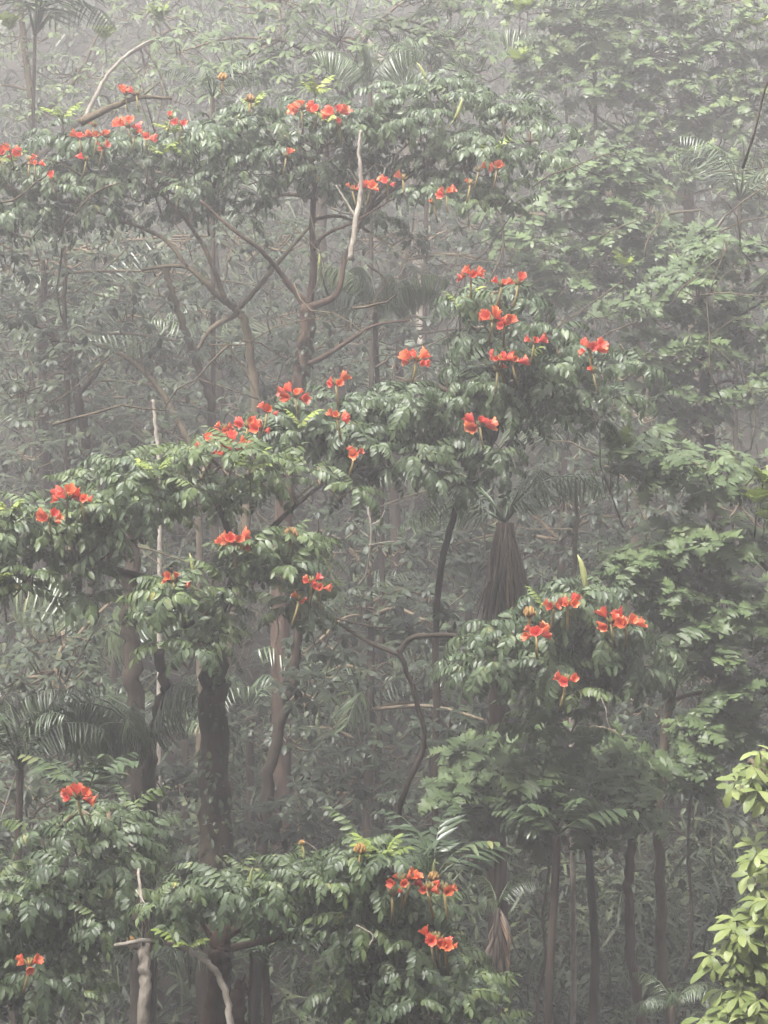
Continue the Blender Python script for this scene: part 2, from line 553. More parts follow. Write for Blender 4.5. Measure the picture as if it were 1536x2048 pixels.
def rand_rots(k, scale_lo, scale_hi, el_lo=-0.9, el_hi=0.7, front=False):
    out = []
    for i in range(k):
        az = rng.uniform(0, 2 * math.pi) if not front else -math.pi / 2 + rng.gauss(0, 1.3)
        s = rng.uniform(scale_lo, scale_hi)
        M = Matrix.Rotation(az, 3, 'Z') @ Matrix.Rotation(-rng.uniform(el_lo, el_hi), 3, 'Y') @ Matrix.Rotation(rng.uniform(-.6, .6), 3, 'X')
        out.append(np.array(M) * s)
    return out


def build_undergrowth():
    strap = [leaflet(0.48, 0.026, 0.3, d, profile=[(0, 0.4), (0.35, 1), (0.75, 0.7), (1, 0)]) for d in (0.8, 1.6, 2.2)]
    ovate = [leaflet(0.15, 0.06, 0.25, d, profile=[(0, 0), (0.35, 1), (0.75, 0.7), (1, 0)]) for d in (0.3, 0.8)]
    pos, ms, k = [], [], 0
    tpl = []
    N = 60000
    y = 21.5 + 43 * nrg.random(N) ** 1.15
    x = (nrg.random(N) * 2 - 1) * (0.15 * y * 1.25 + 0.8)
    m = 0.5 + 0.5 * np.sin(x * 1.9 + y * 0.6) * np.cos(y * 1.4 - x * 0.7)
    h = nrg.random(N) ** 0.8 * (0.35 + 1.6 * m) + 0.02
    keep = (y > 28) | (nrg.random(N) < 0.85)
    x, y, h = x[keep], y[keep], h[keep]
    N = len(x)
    z = terrain_z(x, y) + h
    x2, y2 = (nrg.random(11000) * 2 - 1) * 4.6, 20.4 + 6.6 * nrg.random(11000)
    z2 = terrain_z(x2, y2) + nrg.random(11000) * (0.5 + 0.6 * np.sin(x2 * 2.1 + y2) ** 2)
    x, y, z = np.concatenate([x, x2]), np.concatenate([y, y2]), np.concatenate([z, z2])
    N = len(x)
    pos = np.stack([x, y, z], -1)
    ms = rand_rots(N, 0.6, 1.5, -0.7, 1.0)
    ms = [m_ * (0.75 + 0.011 * yy) for m_, yy in zip(ms, y)]
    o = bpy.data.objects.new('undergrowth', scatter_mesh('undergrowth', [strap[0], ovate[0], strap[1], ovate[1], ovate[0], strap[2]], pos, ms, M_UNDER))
    C.objects.link(o)
    tag(o, 'dense dark undergrowth of straps and small leaves covering the slope', 'undergrowth', kind='stuff')


build_undergrowth()

# ------------------------------------------------------------------ trees
def limb(mb, path, r0, r1, seg=8, n=5, wob=0.06, jit=0.0):
    p = smooth_path(path, n)
    k = len(p) - 1
    for q in p[1:-1]:
        q += Vector((rng.uniform(-1, 1), rng.uniform(-1, 1), rng.uniform(-.5, .5))) * jit
    mb.tube(p, [r0 + (r1 - r0) * i / k for i in range(k + 1)], seg, wob)
    return p


def rosette(root, base, p, up, leaves, count, scale, used, spread=2.4, el=(0.05, 0.55), name='leaf', filler=None):
    """a whorl of leaves at a twig tip; up is the shoot direction"""
    q = Vector((0, 0, 1)).rotation_difference(up.normalized()).to_matrix()
    for i in range(count):
        az = -math.pi / 2 + spread * 2 * ((i + rng.uniform(0.15, 0.85)) / count - 0.5)
        M3 = q @ Matrix.Rotation(az, 3, 'Z') @ Matrix.Rotation(-rng.uniform(*el), 3, 'Y') @ Matrix.Rotation(rng.uniform(-.18, .18), 3, 'X')
        s = scale * rng.uniform(0.66, 1.14)
        M = Matrix.Translation(p - base) @ M3.to_4x4() @ Matrix.Scale(s, 4)
        used.append((rng.choice(leaves), M, p.y + (M3 @ Vector((0.3, 0, 0))).y))


def flush(root, used, limit=290, name='leaf'):
    """nearest leaves become parts of their own, the rest one mass of foliage"""
    used.sort(key=lambda u: u[2])
    for me, M, _ in used[:limit]:
        child(name, me, root, M)
    rest = used[limit:]
    if rest:
        by = {}
        for me, M, _ in rest:
            by.setdefault(me.materials[0].name, []).append((me, M))
        for mname, lst in by.items():
            V, F, n = [], [], 0
            for me, M in lst:
                a = np.empty(len(me.vertices) * 3); me.vertices.foreach_get('co', a); a = a.reshape(-1, 3)
                m = np.array(M)
                V.append(a @ m[:3, :3].T + m[:3, 3])
                F.extend([tuple(k + n for k in p.vertices) for p in me.polygons]); n += len(a)
            me2 = bpy.data.meshes.new('foliage'); me2.from_pydata(np.concatenate(V).tolist(), [], F); me2.materials.append(bpy.data.materials[mname]); me2.update()
            me2.polygons.foreach_set('use_smooth', [True] * len(me2.polygons))
            o = child('foliage', me2, root); o['kind'] = 'stuff'


def clump_points(px, py, rx, ry, Y, depth, spacing):
    """shoot tips spread over the front and top of a leaf mound given in photo pixels"""
    out = []
    nx = max(1, int(round(2 * rx / spacing))); ny = max(1, int(round(2 * ry / (spacing * 0.75))))
    for j in range(ny):
        for i in range(nx):
            u = ((i + 0.5 + rng.uniform(-.42, .42)) / nx) * 2 - 1
            v = ((j + 0.5 + rng.uniform(-.42, .42)) / ny) * 2 - 1
            rr = u * u + v * v
            if rr > 1.12:
                continue
            bulge = math.sqrt(max(0, 1 - rr))
            yy = Y - depth * bulge * rng.uniform(0.55, 1.0)
            # mound hangs forward: lower tips nearer
            out.append((P(px + u * rx, py + v * ry, yy), Vector((u * 0.55, -0.45 - 0.25 * max(v, 0), 1.0 - 0.35 * max(v, 0)))))
    return out


def flower_cluster(root, base, p, n, size, stalk=0.17, buds=True):
    """an upright truss: stalk, centre buds, and a ring of blossoms as sub-parts"""
    mb = MB()
    lean = Vector((rng.uniform(-.05, .05), rng.uniform(-.04, .04), 0))
    mb.tube([Vector((0, 0, -stalk)) + lean, lean * 0.4 - Vector((0, 0, stalk * 0.5)), (0, 0, 0)], [0.011, 0.009, 0.010], 6)
    for i in range(9 if buds else 4):
        az = 2.4 * i; el = 0.5 + 0.1 * i
        d = Vector((math.cos(az) * math.cos(el), math.sin(az) * math.cos(el), math.sin(el)))
        mb.tube([(0, 0, 0), d * 0.03, d * 0.052 + Vector((0, 0, 0.012))], [0.005, 0.009, 0.003], 5)
    o = child('flower_cluster', mb.mesh('flower_truss', M_TRUSS), root, Matrix.Translation(p - base))
    a0 = rng.uniform(-0.4, 0.4)
    n = n if n == 1 else int(round(n * 1.4))
    for i in range(n):
        # spread round the front, sides first
        az = -math.pi / 2 + a0 + ((i + 0.5) / n - 0.5) * 2 * math.pi * (0.62 if n < 5 else 0.85)
        el = rng.uniform(-0.15, 0.6) if i % 3 else rng.uniform(0.5, 1.0)
        if n == 1:
            el = 0.7; az = rng.uniform(-3.0, 0)
        d = Vector((math.cos(az) * math.cos(el), math.sin(az) * math.cos(el) * 0.8, math.sin(el)))
        M3 = Vector((1, 0, 0)).rotation_difference(d.normalized()).to_matrix() @ Matrix.Rotation(rng.uniform(0, 6.28), 3, 'X')
        s = 0.62 * size * rng.uniform(0.6, 1.25)
        off = d * (0.025 + 0.025 * rng.random()) * (1 if n < 5 else 1.3)
        child('blossom', rng.choice(BLOSSOM), o, Matrix.Translation(off) @ M3.to_4x4() @ Matrix.Scale(s, 4))
    return o


def build_tree(name, label, base_px, Y, limbs, clumps, flowers=(), buds=(), pods=(), young=(), leaves=None, bark=None, scale=1.0, per=6, spacing=70,
               twig_from=True, group=None, cat='tree', el=(0.05, 0.55), base_drop=0.25, limit=290, depth=0.7, climber=0):
    """limbs: (first = trunk) lists of ((px, py[, dY]) ..., r0, r1); clumps: (px, py, rx, ry[, dY])"""
    Y0, Y = Y, far(Y)
    scale = scale * Y / Y0
    if name == 'tulip_tree':
        scale *= 0.77; spacing *= 0.80
    k_ = Y / Y0 * 0.72
    bx = (base_px - 768) * TAN * Y / 2048
    base = Vector((bx, Y, float(terrain_z(bx, Y)) - base_drop))
    root = thing(name, label, cat, base, group)
    tips = []
    for i, (path, r0, r1) in enumerate(limbs):
        pts = [P(q[0], q[1], Y + (q[2] if len(q) > 2 else 0)) for q in path]
        if i == 0:
            pts = [base.copy()] + pts
        mb = MB()
        pp = limb(mb, [q - base for q in pts], r0 * k_, r1 * k_, 12 if r0 > 0.08 else 8, 7, 0.03, r1 * 0.2)
        tips += [base + q for q in pp[len(pp) // 3:]]
        child('trunk' if i == 0 else 'branch', mb.mesh('limb', bark or M_BARK), root)
    used = []
    tw = MB()
    if climber:                                    # small creepers clinging to the trunk
        cl = []
        pth, rr0 = limbs[0][0], limbs[0][1]
        for k in range(climber):
            i = rng.randint(0, len(pth) - 2); f_ = rng.random()
            a_, b_ = pth[i], pth[i + 1]
            az = rng.uniform(-math.pi, 0)
            q = P(a_[0] + (b_[0] - a_[0]) * f_, a_[1] + (b_[1] - a_[1]) * f_, Y) + Vector((math.cos(az), math.sin(az), 0)) * rr0 * 0.85
            M3 = Matrix.Rotation(az + rng.uniform(-.5, .5), 3, 'Z') @ Matrix.Rotation(rng.uniform(-.3, 1.0), 3, 'Y')
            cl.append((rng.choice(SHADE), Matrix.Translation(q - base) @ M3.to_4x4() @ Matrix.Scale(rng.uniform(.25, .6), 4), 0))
        flush(root, cl, 0)
    for c in clumps:
        cx, cy, rx, ry = c[:4]
        dY = c[4] if len(c) > 4 else 0
        lv = c[5] if len(c) > 5 else leaves
        if name == 'tulip_tree':
            cy -= 12; ry *= 0.9; rx *= 1.08
        elif leaves is not None and name == 'breadfruit_tree':
            ry *= 1.3
        pts = [q for q in clump_points(cx, cy, rx, ry, Y + dY, depth, spacing) if rng.random() > (0.3 if name == 'tulip_tree' else 0.12)]
        hub = P(cx, cy + ry * 0.25, Y + dY + 0.25)
        near = min(tips, key=lambda t: (t - hub).length)
        mid = near.lerp(hub, 0.5) + Vector((0, 0, 0.1))
        if (near - hub).length < 3.0:
            tw.tube([q - base for q in smooth_path([near, mid, hub], 4)], list(np.linspace(0.022, 0.014, 9))[:len(smooth_path([near, mid, hub], 4))], 5)
        for p, up in pts:
            h2 = hub.lerp(p, 0.55) - Vector((0, 0, 0.12))
            tw.tube([hub - base, h2 - base, p - base], [0.011, 0.009, 0.006], 4)
            rosette(root, base, p, up, lv, per + rng.choice([-1, 0, 0, 1]), scale, used, el=el)
        for p, up in clump_points(cx, cy, rx * 0.9, ry * 0.8, Y + dY + 0.45, depth * 0.6, spacing * (2.0 if name == 'tulip_tree' else 1.45)):
            rosette(root, base, p, up, lv, 6, scale, used, spread=3.1, el=el)
    for (x, y, n) in young:
        p = P(x, y, Y - 0.75 * depth)
        tw.tube([p - base, p - base - Vector((0, -0.2, 0.3))], [0.006, 0.008], 4)
        rosette(root, base, p, Vector((0, -0.35, 1)), TULIP_YOUNG if name == 'tulip_tree' else LOBED_YOUNG, n, scale, used, el=(0.2, 0.8))
    if tw.n:
        o = child('twigs', tw.mesh('twigs', M_TWIG), root); o['kind'] = 'stuff'
    flush(root, used, limit)
    for (x, y, n, w, *dy) in flowers:
        flower_cluster(root, base, P(x, y + 8, Y - (dy[0] + 0.1 if dy else depth * 0.9 + 0.22)), n, w * Y / Y0)
    for (x, y, s) in buds:
        mM = Matrix.Translation(P(x, y, Y - depth * 0.95) - base) @ Euler((rng.uniform(-.2, .2), rng.uniform(-.2, .2), rng.uniform(0, 6))).to_matrix().to_4x4() @ Matrix.Scale(s, 4)
        child('bud_cushion', rng.choice(BUDS), root, mM)
    for (x, y, s, tilt) in pods:
        child('seed_pod', POD, root, Matrix.Translation(P(x, y, Y - depth * 0.8) - base) @ Euler((rng.uniform(-.15, .15), tilt, rng.uniform(0, 6) if abs(tilt) < .1 else 0)).to_matrix().to_4x4() @ Matrix.Scale(s, 4))
    return root


# --- tulip trees -------------------------------------------------------------
build_tree('tulip_tree', 'tall tulip tree with forked reddish trunk and the dark flower-dotted canopy at the top centre', 560, 24,
    [([(575, 900), (598, 760), (612, 690), (616, 610)], 0.13, 0.10),
     ([(616, 610), (628, 540), (624, 440), (628, 340), (600, 290)], 0.055, 0.025),
     ([(616, 615), (672, 590, -.2), (690, 520, -.2), (735, 420, -.3), (790, 340, -.4)], 0.05, 0.018),
     ([(600, 735), (650, 712, -.2), (700, 680, -.3), (745, 652, -.3), (820, 640, -.3)], 0.04, 0.014),
     ([(616, 620), (560, 545, -.1), (520, 500, -.3), (460, 455, -.4), (400, 400, -.4)], 0.04, 0.018),
     ([(612, 600), (585, 580), (565, 560)], 0.035, 0.02),
     ([(628, 500), (650, 470, -.3), (715, 440, -.4), (790, 395, -.4)], 0.03, 0.012),
     ([(735, 420, -.3), (850, 330, -.2), (960, 290, -.2), (1080, 280, -.2)], 0.035, 0.015)],
    [(600, 275, 175, 70), (470, 270, 110, 50), (845, 255, 130, 85), (930, 330, 100, 80), (760, 230, 110, 60), (560, 350, 150, 45, .2), (740, 470, 80, 30, .5), (500, 430, 80, 28, .6), (660, 400, 70, 28, .4), (690, 290, 90, 55), (1060, 285, 80, 55), (850, 390, 70, 40), (905, 205, 80, 45, .3), (980, 395, 50, 45, 0, TULIP_WARM), (1000, 235, 90, 40, .5)],
    flowers=[(605, 213, 5, 1.15), (635, 216, 2, 1.0), (674, 224, 5, 1.25), (680, 245, 1, 1.0), (572, 308, 1, 1.0), (740, 371, 2, 1.0), (705, 374, 2, 0.8), (775, 361, 2, 1.1), (806, 352, 1, .9), (893, 383, 3, 1.0), (957, 336, 1, 1.1), (993, 333, 3, 1.1), (868, 402, 1, .7), (730, 366, 1, .8), (940, 362, 1, .7)],
    buds=[(500, 205, 1.2), (445, 162, 1.2)], pods=[(905, 240, 1.0, .45), (850, 160, .8, -.4), (636, 532, .7, .1)],
    young=[(630, 190, 5), (655, 245, 4), (505, 220, 4), (985, 310, 4)], leaves=TULIP, bark=M_BARK_RED, climber=160)

build_tree('tulip_tree', 'spreading tulip tree at the upper left edge with many small orange flowers along its top', 400, 24.6,
    [([(512, 800), (505, 740), (488, 640), (470, 615)], 0.07, 0.055),
     ([(470, 615), (440, 595, -.2), (405, 560, -.3), (375, 535, -.3), (340, 532, -.3), (285, 540, -.2)], 0.05, 0.02),
     ([(450, 600, -.2), (420, 520, -.3), (400, 480, -.3), (350, 415, -.4), (300, 370, -.4)], 0.04, 0.015),
     ([(475, 620), (520, 570), (570, 510, .2), (640, 430, .2)], 0.04, 0.02),
     ([(375, 535, -.3), (330, 480, -.3), (240, 440, -.3), (120, 400, -.3), (30, 380, -.3)], 0.03, 0.014),
     ([(470, 630), (420, 660, -.3), (395, 700, -.3)], 0.04, 0.025)],
    [(110, 330, 130, 60), (270, 330, 130, 60), (400, 330, 120, 60), (340, 385, 110, 45), (60, 390, 100, 60), (180, 385, 100, 60), (440, 270, 90, 45), (30, 470, 80, 50, .4), (230, 450, 90, 28, .5), (390, 430, 70, 25, .5), (160, 290, 90, 30), (-80, 360, 80, 80)],
    flowers=[(20, 297, 3, 1.2), (2, 305, 2, 1.0), (70, 322, 2, .8), (58, 315, 1, .7), (104, 355, 1, .9), (160, 271, 2, 1.0), (193, 268, 2, .8), (212, 268, 1, .7), (205, 290, 3, .8), (256, 248, 4, 1.15), (270, 262, 1, .9), (290, 268, 2, 1.0), (362, 244, 3, .9), (340, 231, 1, .6), (172, 315, 1, 1.0), (251, 183, 1, 1.1, .1), (273, 183, 1, 1.0, .1), (188, 246, 1, .5)],
    young=[(325, 312, 5), (370, 314, 5), (350, 270, 4), (125, 240, 5), (20, 330, 3)], leaves=TULIP, bark=M_BARK_MOSS)

build_tree('tulip_tree', 'tulip tree right of centre, layered drooping crown with the most orange flower heads', 872, 21,
    [([(872, 1400, .4), (880, 1150, .4), (920, 1000, .3), (985, 880)], 0.042, 0.038),
     ([(985, 880), (950, 820), (880, 775, .2), (800, 765, .2), (700, 830, .1)], 0.045, 0.02),
     ([(985, 880), (1010, 800), (1000, 720), (990, 660), (950, 600)], 0.045, 0.016),
     ([(1000, 800), (1080, 770), (1150, 740), (1200, 720)], 0.035, 0.014),
     ([(985, 890), (930, 900), (870, 890), (800, 900), (640, 900)], 0.035, 0.014)],
    [(960, 610, 85, 28), (1010, 600, 60, 25), (990, 690, 75, 40), (1190, 735, 110, 48), (1130, 730, 60, 35), (1060, 770, 130, 50), (900, 800, 150, 45), (1000, 790, 90, 50), (1180, 820, 110, 40), (800, 815, 70, 40), (970, 905, 95, 60), (840, 900, 90, 60), (880, 960, 70, 40), (640, 850, 110, 45), (700, 910, 85, 60), (590, 880, 90, 50), (760, 870, 60, 40), (1090, 690, 40, 30)],
    flowers=[(942, 546, 6, 1.15), (1003, 566, 2, 1.0), (1036, 563, 1, 1.1), (985, 637, 4, 1.15), (1008, 642, 3, 1.15), (1068, 681, 2, 1.1), (1000, 715, 4, 1.0), (1024, 718, 2, 1.0), (995, 736, 1, .8), (1180, 695, 6, 1.15), (832, 716, 5, 1.15), (960, 846, 5, 1.2), (672, 763, 3, 1.15), (590, 788, 5, 1.15), (534, 819, 2, 1.0), (675, 832, 3, .9), (709, 902, 2, 1.1), (448, 854, 3, 1.1, 1.0), (495, 848, 4, 1.0, 1.0), (520, 853, 2, 1.0, 1.0), (430, 886, 4, 1.1, 1.2), (470, 886, 5, 1.2, 1.2), (446, 905, 2, 1.1, 1.2), (1186, 738, 1, .4)],
    young=[(1035, 730, 4), (600, 855, 3), (920, 620, 3)], pods=[], leaves=TULIP, bark=M_BARK, spacing=68)

build_tree('tulip_tree', 'broad tulip tree with thick dark trunk under a sweeping leaf band, left of centre', 432, 19.6,
    [([(428, 1750), (430, 1560), (428, 1400), (432, 1240)], 0.20, 0.13),
     ([(432, 1250), (350, 1180), (260, 1150), (150, 1120), (60, 1100)], 0.075, 0.03),
     ([(432, 1250), (470, 1130), (440, 1020), (400, 960)], 0.055, 0.02),
     ([(440, 1200), (520, 1130), (590, 1110)], 0.04, 0.015),
     ([(435, 1230), (390, 1240, -.5), (360, 1270, -.7)], 0.04, 0.02),
     ([(450, 1150), (560, 1040), (640, 970)], 0.04, 0.015)],
    [(245, 965, 100, 45), (340, 960, 80, 50), (440, 935, 90, 45, 0, TULIP_WARM), (540, 950, 80, 50), (640, 960, 80, 45), (400, 1010, 120, 45), (260, 1030, 90, 40), (60, 1070, 90, 60), (150, 1100, 100, 60), (60, 1150, 80, 70), (160, 1180, 80, 55), (200, 1040, 70, 40), (540, 1110, 95, 35, -.2), (480, 1140, 80, 40, -.2, TULIP_WARM), (590, 1130, 50, 35, -.2), (370, 1200, 90, 40, -.4), (365, 1260, 85, 50, -.5), (360, 1320, 75, 45, -.5), (-60, 1100, 80, 100), (610, 1215, 50, 35, .2)],
    flowers=[(135, 993, 4, 1.1), (163, 992, 2, .9), (98, 1035, 4, 1.05), (467, 1082, 6, 1.1), (348, 1157, 4, .95), (622, 1160, 3, .9), (638, 1170, 2, .9), (597, 1195, 2, .7)],
    buds=[(582, 1077, 1.25)], pods=[(385, 1150, .7, 0)], young=[(315, 950, 4), (500, 945, 4), (22, 1035, 4), (5, 1165, 4)], leaves=TULIP_WARM + TULIP[:5], bark=M_BARK, climber=260, spacing=66)

build_tree('tulip_tree', 'rounded tulip tree mound of glossy drooping leaves above the gloom at lower right', 800, 19.6,
    [([(792, 1700, .5), (806, 1590, .4), (848, 1490, .3), (832, 1400, .2), (798, 1300, .1)], 0.036, 0.028),
     ([(798, 1305, .1), (820, 1278, .1), (870, 1270), (940, 1275), (1040, 1290), (1130, 1310)], 0.032, 0.02),
     ([(798, 1310, .1), (740, 1285, .2), (690, 1255, .3), (650, 1230, .3)], 0.025, 0.012),
     ([(1120, 1310), (1180, 1270), (1210, 1230)], 0.022, 0.012)],
    [(1160, 1215, 90, 35), (1120, 1260, 90, 50), (1020, 1290, 85, 50), (1230, 1280, 85, 55), (990, 1340, 70, 45), (1080, 1330, 80, 45), (1220, 1340, 90, 45), (1270, 1330, 60, 45), (1160, 1330, 60, 45), (1125, 1390, 60, 25, -.1, TULIP_WARM), (1120, 1450, 85, 35, .3, TULIP_WARM)],
    flowers=[(1108, 1210, 3, 1.0), (1135, 1205, 3, 1.0), (1222, 1240, 4, 1.15), (1252, 1245, 4, 1.25), (1073, 1265, 4, 1.1), (1132, 1356, 3, 1.05)],
    buds=[(1059, 1235, 1.2)], pods=[(1167, 1182, 1.15, -.12)], young=[(1085, 1215, 3)], leaves=TULIP, bark=M_BARK, spacing=62, scale=1.05)

build_tree('tulip_tree', 'low pale-trunked tulip tree in the bottom left corner, one flower head on top', 288, 17.4,
    [([(288, 2060, -.5), (290, 1960, -.5), (287, 1885, -.4)], 0.066, 0.055),
     ([(287, 1890, -.5), (285, 1820, -.7), (278, 1760, -.6), (262, 1690), (200, 1650)], 0.018, 0.01),
     ([(303, 1880, -.7), (295, 1820, -.8), (272, 1780, -.7)], 0.014, 0.008),
     ([(287, 1900), (180, 1860), (60, 1840)], 0.03, 0.012),
     ([(230, 1892, -.6), (300, 1880, -.7), (350, 1890, -.8), (385, 1905, -.9), (425, 1935, -1), (450, 1980, -1), (462, 2060, -1)], 0.02, 0.034)],
    [(215, 1640, 85, 32), (120, 1660, 60, 30), (170, 1690, 100, 45), (250, 1700, 60, 60), (100, 1760, 100, 50), (170, 1800, 110, 60), (60, 1810, 80, 60), (110, 1890, 105, 55), (190, 1860, 60, 35), (50, 1960, 90, 60), (150, 1980, 70, 50), (-70, 1880, 80, 140)],
    flowers=[(155, 1592, 6, 1.0), (58, 1925, 3, .8)], buds=[(262, 1885, .6)], pods=[(152, 1840, .45, 0)], young=[], leaves=TULIP_WARM[:3] + TULIP, bark=M_BARK_PALE, spacing=66, scale=0.92, limit=280, depth=0.6)

build_tree('tulip_tree', 'leafy tulip tree along the bottom centre with orange flowers at its right shoulder', 432, 16.8,
    [([(432, 2060), (440, 1960), (442, 1900), (440, 1860)], 0.115, 0.09),
     ([(440, 1880), (520, 1830), (640, 1780), (740, 1760)], 0.05, 0.02),
     ([(445, 1900), (600, 1870), (720, 1880), (800, 1900)], 0.04, 0.016),
     ([(500, 2060), (498, 1990), (502, 1905)], 0.014, 0.008),
     ([(435, 1900), (400, 1840), (370, 1800)], 0.03, 0.012)],
    [(400, 1800, 95, 55), (500, 1790, 80, 45), (370, 1830, 60, 30), (490, 1820, 70, 25), (590, 1760, 70, 40), (680, 1735, 80, 35), (640, 1800, 90, 55), (760, 1740, 70, 45), (720, 1820, 90, 50), (820, 1800, 75, 45), (680, 1870, 80, 45), (790, 1880, 90, 55), (860, 1850, 55, 50), (750, 1950, 80, 50), (840, 1950, 90, 50), (920, 1990, 80, 45), (700, 2010, 60, 45), (810, 2020, 90, 40), (960, 2040, 60, 30), (870, 1910, 50, 40)],
    flowers=[(803, 1757, 3, .85), (820, 1755, 1, .8), (785, 1786, 1, .6), (855, 1773, 2, .9), (888, 1775, 2, .9), (862, 1874, 2, .95), (873, 1874, 2, .9), (890, 1889, 2, .9)],
    buds=[(866, 1762, .9), (838, 1760, .7), (720, 1708, 1.0), (604, 1690, .5)], pods=[(870, 1755, .5, 0), (503, 1770, .5, 0), (605, 1720, .4, 0)],
    young=[(755, 1722, 4), (770, 1718, 4), (375, 1895, 3)], leaves=TULIP + TULIP_WARM[:3], bark=M_BARK_RED, spacing=66, scale=0.92)

# --- lobed-leaf trees on the right -------------------------------------------
LK = dict(leaves=LOBED + SIMPLE[:2], per=7, spacing=39, el=(-0.6, 0.5), depth=0.9, scale=0.76)
build_tree('breadfruit_tree', 'hazy lobed-leaf tree filling the upper right corner, pale glossy leaves in tiers', 1400, 30,
    [([(1390, 700), (1380, 450), (1370, 250), (1360, 100)], 0.13, 0.06), ([(1380, 420), (1280, 300), (1180, 220)], 0.05, 0.02), ([(1375, 300), (1450, 220), (1520, 180)], 0.04, 0.02), ([(1365, 160), (1260, 90), (1150, 40)], 0.04, 0.015)],
    [(1300, 90, 150, 60), (1450, 60, 110, 60), (1200, 150, 110, 50), (1390, 180, 130, 60), (1500, 190, 80, 70), (1260, 240, 120, 50), (1430, 290, 120, 50), (1180, 60, 90, 45), (1330, 330, 120, 45), (1500, 370, 70, 60), (1080, 130, 70, 45), (1120, 10, 120, 40), (1350, -20, 200, 40), (1600, 150, 70, 200)],
    young=[(1490, 60, 6), (1515, 55, 5), (1040, 130, 6), (1055, 22, 6), (1040, 25, 5)], bark=M_BARK_MOSS, **LK)
build_tree('breadfruit_tree', 'lobed-leaf tree right of the upper flowers, one pale tier catching the light', 1230, 27,
    [([(1290, 900), (1275, 650), (1250, 480), (1215, 380)], 0.10, 0.05), ([(1260, 560), (1180, 480), (1090, 430)], 0.04, 0.015), ([(1250, 470), (1330, 430), (1400, 420)], 0.035, 0.015)],
    [(1200, 330, 110, 40), (1240, 380, 90, 40), (1140, 400, 80, 40), (1060, 480, 80, 35), (1120, 560, 90, 40), (1260, 460, 100, 40), (1200, 520, 90, 40), (1000, 450, 60, 35, .5), (1330, 500, 90, 45)],
    young=[(1250, 535, 4), (1010, 330, 4)], bark=M_BARK_MOSS, **LK)
build_tree('breadfruit_tree', 'dim lobed-leaf tree at the right edge behind the flowering crown', 1420, 25,
    [([(1430, 1300), (1425, 1000), (1410, 750), (1400, 600)], 0.12, 0.06), ([(1420, 900), (1330, 800), (1270, 700)], 0.04, 0.015), ([(1410, 720), (1470, 640), (1530, 600)], 0.04, 0.015)],
    [(1290, 620, 90, 40), (1400, 580, 90, 45), (1490, 640, 80, 50), (1300, 720, 80, 40), (1400, 700, 80, 40), (1500, 760, 70, 50), (1380, 800, 80, 35), (1450, 500, 90, 40), (1310, 880, 70, 35), (1600, 650, 70, 180)],
    bark=M_BARK, **LK)
build_tree('breadfruit_tree', 'lobed-leaf tree at the right edge beside the rounded flowering mound', 1450, 21.5,
    [([(1330, 2000), (1322, 1800), (1318, 1640), (1340, 1400), (1400, 1150)], 0.075, 0.05), ([(1370, 1280), (1300, 1180), (1240, 1110)], 0.035, 0.014), ([(1400, 1150), (1430, 1030), (1440, 950)], 0.035, 0.014), ([(1400, 1180), (1480, 1130), (1540, 1100)], 0.03, 0.014)],
    [(1260, 910, 70, 35), (1340, 930, 80, 35), (1440, 950, 70, 40), (1280, 1130, 80, 40), (1370, 1080, 80, 40), (1470, 1090, 70, 40), (1360, 1190, 90, 40), (1460, 1220, 80, 50), (1420, 1310, 80, 40), (1380, 1250, 60, 30), (1480, 1400, 70, 50), (1420, 1450, 70, 40), (1390, 1540, 60, 40), (1600, 1200, 60, 250)],
    young=[(1240, 895, 5), (1225, 905, 4), (1525, 970, 6), (1515, 1010, 6), (1530, 1040, 5)], bark=M_BARK_MOSS, **LK)
build_tree('breadfruit_tree', 'shaded lobed-leaf tree beneath the rounded flowering mound, flat dark leaves over bare trunks', 1190, 20.5,
    [([(1185, 2060), (1190, 1900), (1180, 1750), (1170, 1650), (1160, 1600)], 0.06, 0.04), ([(1175, 1700), (1260, 1600), (1300, 1540)], 0.04, 0.016), ([(1170, 1660), (1050, 1600), (960, 1560)], 0.035, 0.014)],
    [(1160, 1500, 100, 35, .3), (1050, 1545, 90, 30, -.3), (1250, 1550, 70, 40, .4), (950, 1520, 80, 35, .5), (1150, 1600, 80, 30, -.2), (1010, 1620, 70, 30, .3), (900, 1590, 60, 30), (1270, 1620, 60, 30), (1200, 1660, 50, 22, .4), (1080, 1660, 50, 20, .5)],
    bark=M_BARK, **LK)
build_tree('breadfruit_tree', 'hazy small-leaved tree behind the top centre, dark rounded crown with a pale leaning branch', 730, 29,
    [([(640, 500), (660, 300), (700, 180)], 0.12, 0.07), ([(690, 200), (640, 120), (560, 80)], 0.05, 0.02), ([(700, 180), (720, 100), (760, 40)], 0.05, 0.02)],
    [(560, 90, 130, 50), (680, 60, 110, 60), (470, 120, 100, 45), (800, 80, 90, 50), (900, 60, 100, 60), (620, 150, 110, 40), (430, 170, 80, 35), (940, 130, 80, 50), (560, -20, 150, 50), (860, -20, 150, 50), (360, 90, 60, 40)],
    bark=M_BARK, leaves=SIMPLE, per=8, spacing=40, el=(-0.2, 0.6), depth=1.0, scale=0.95)
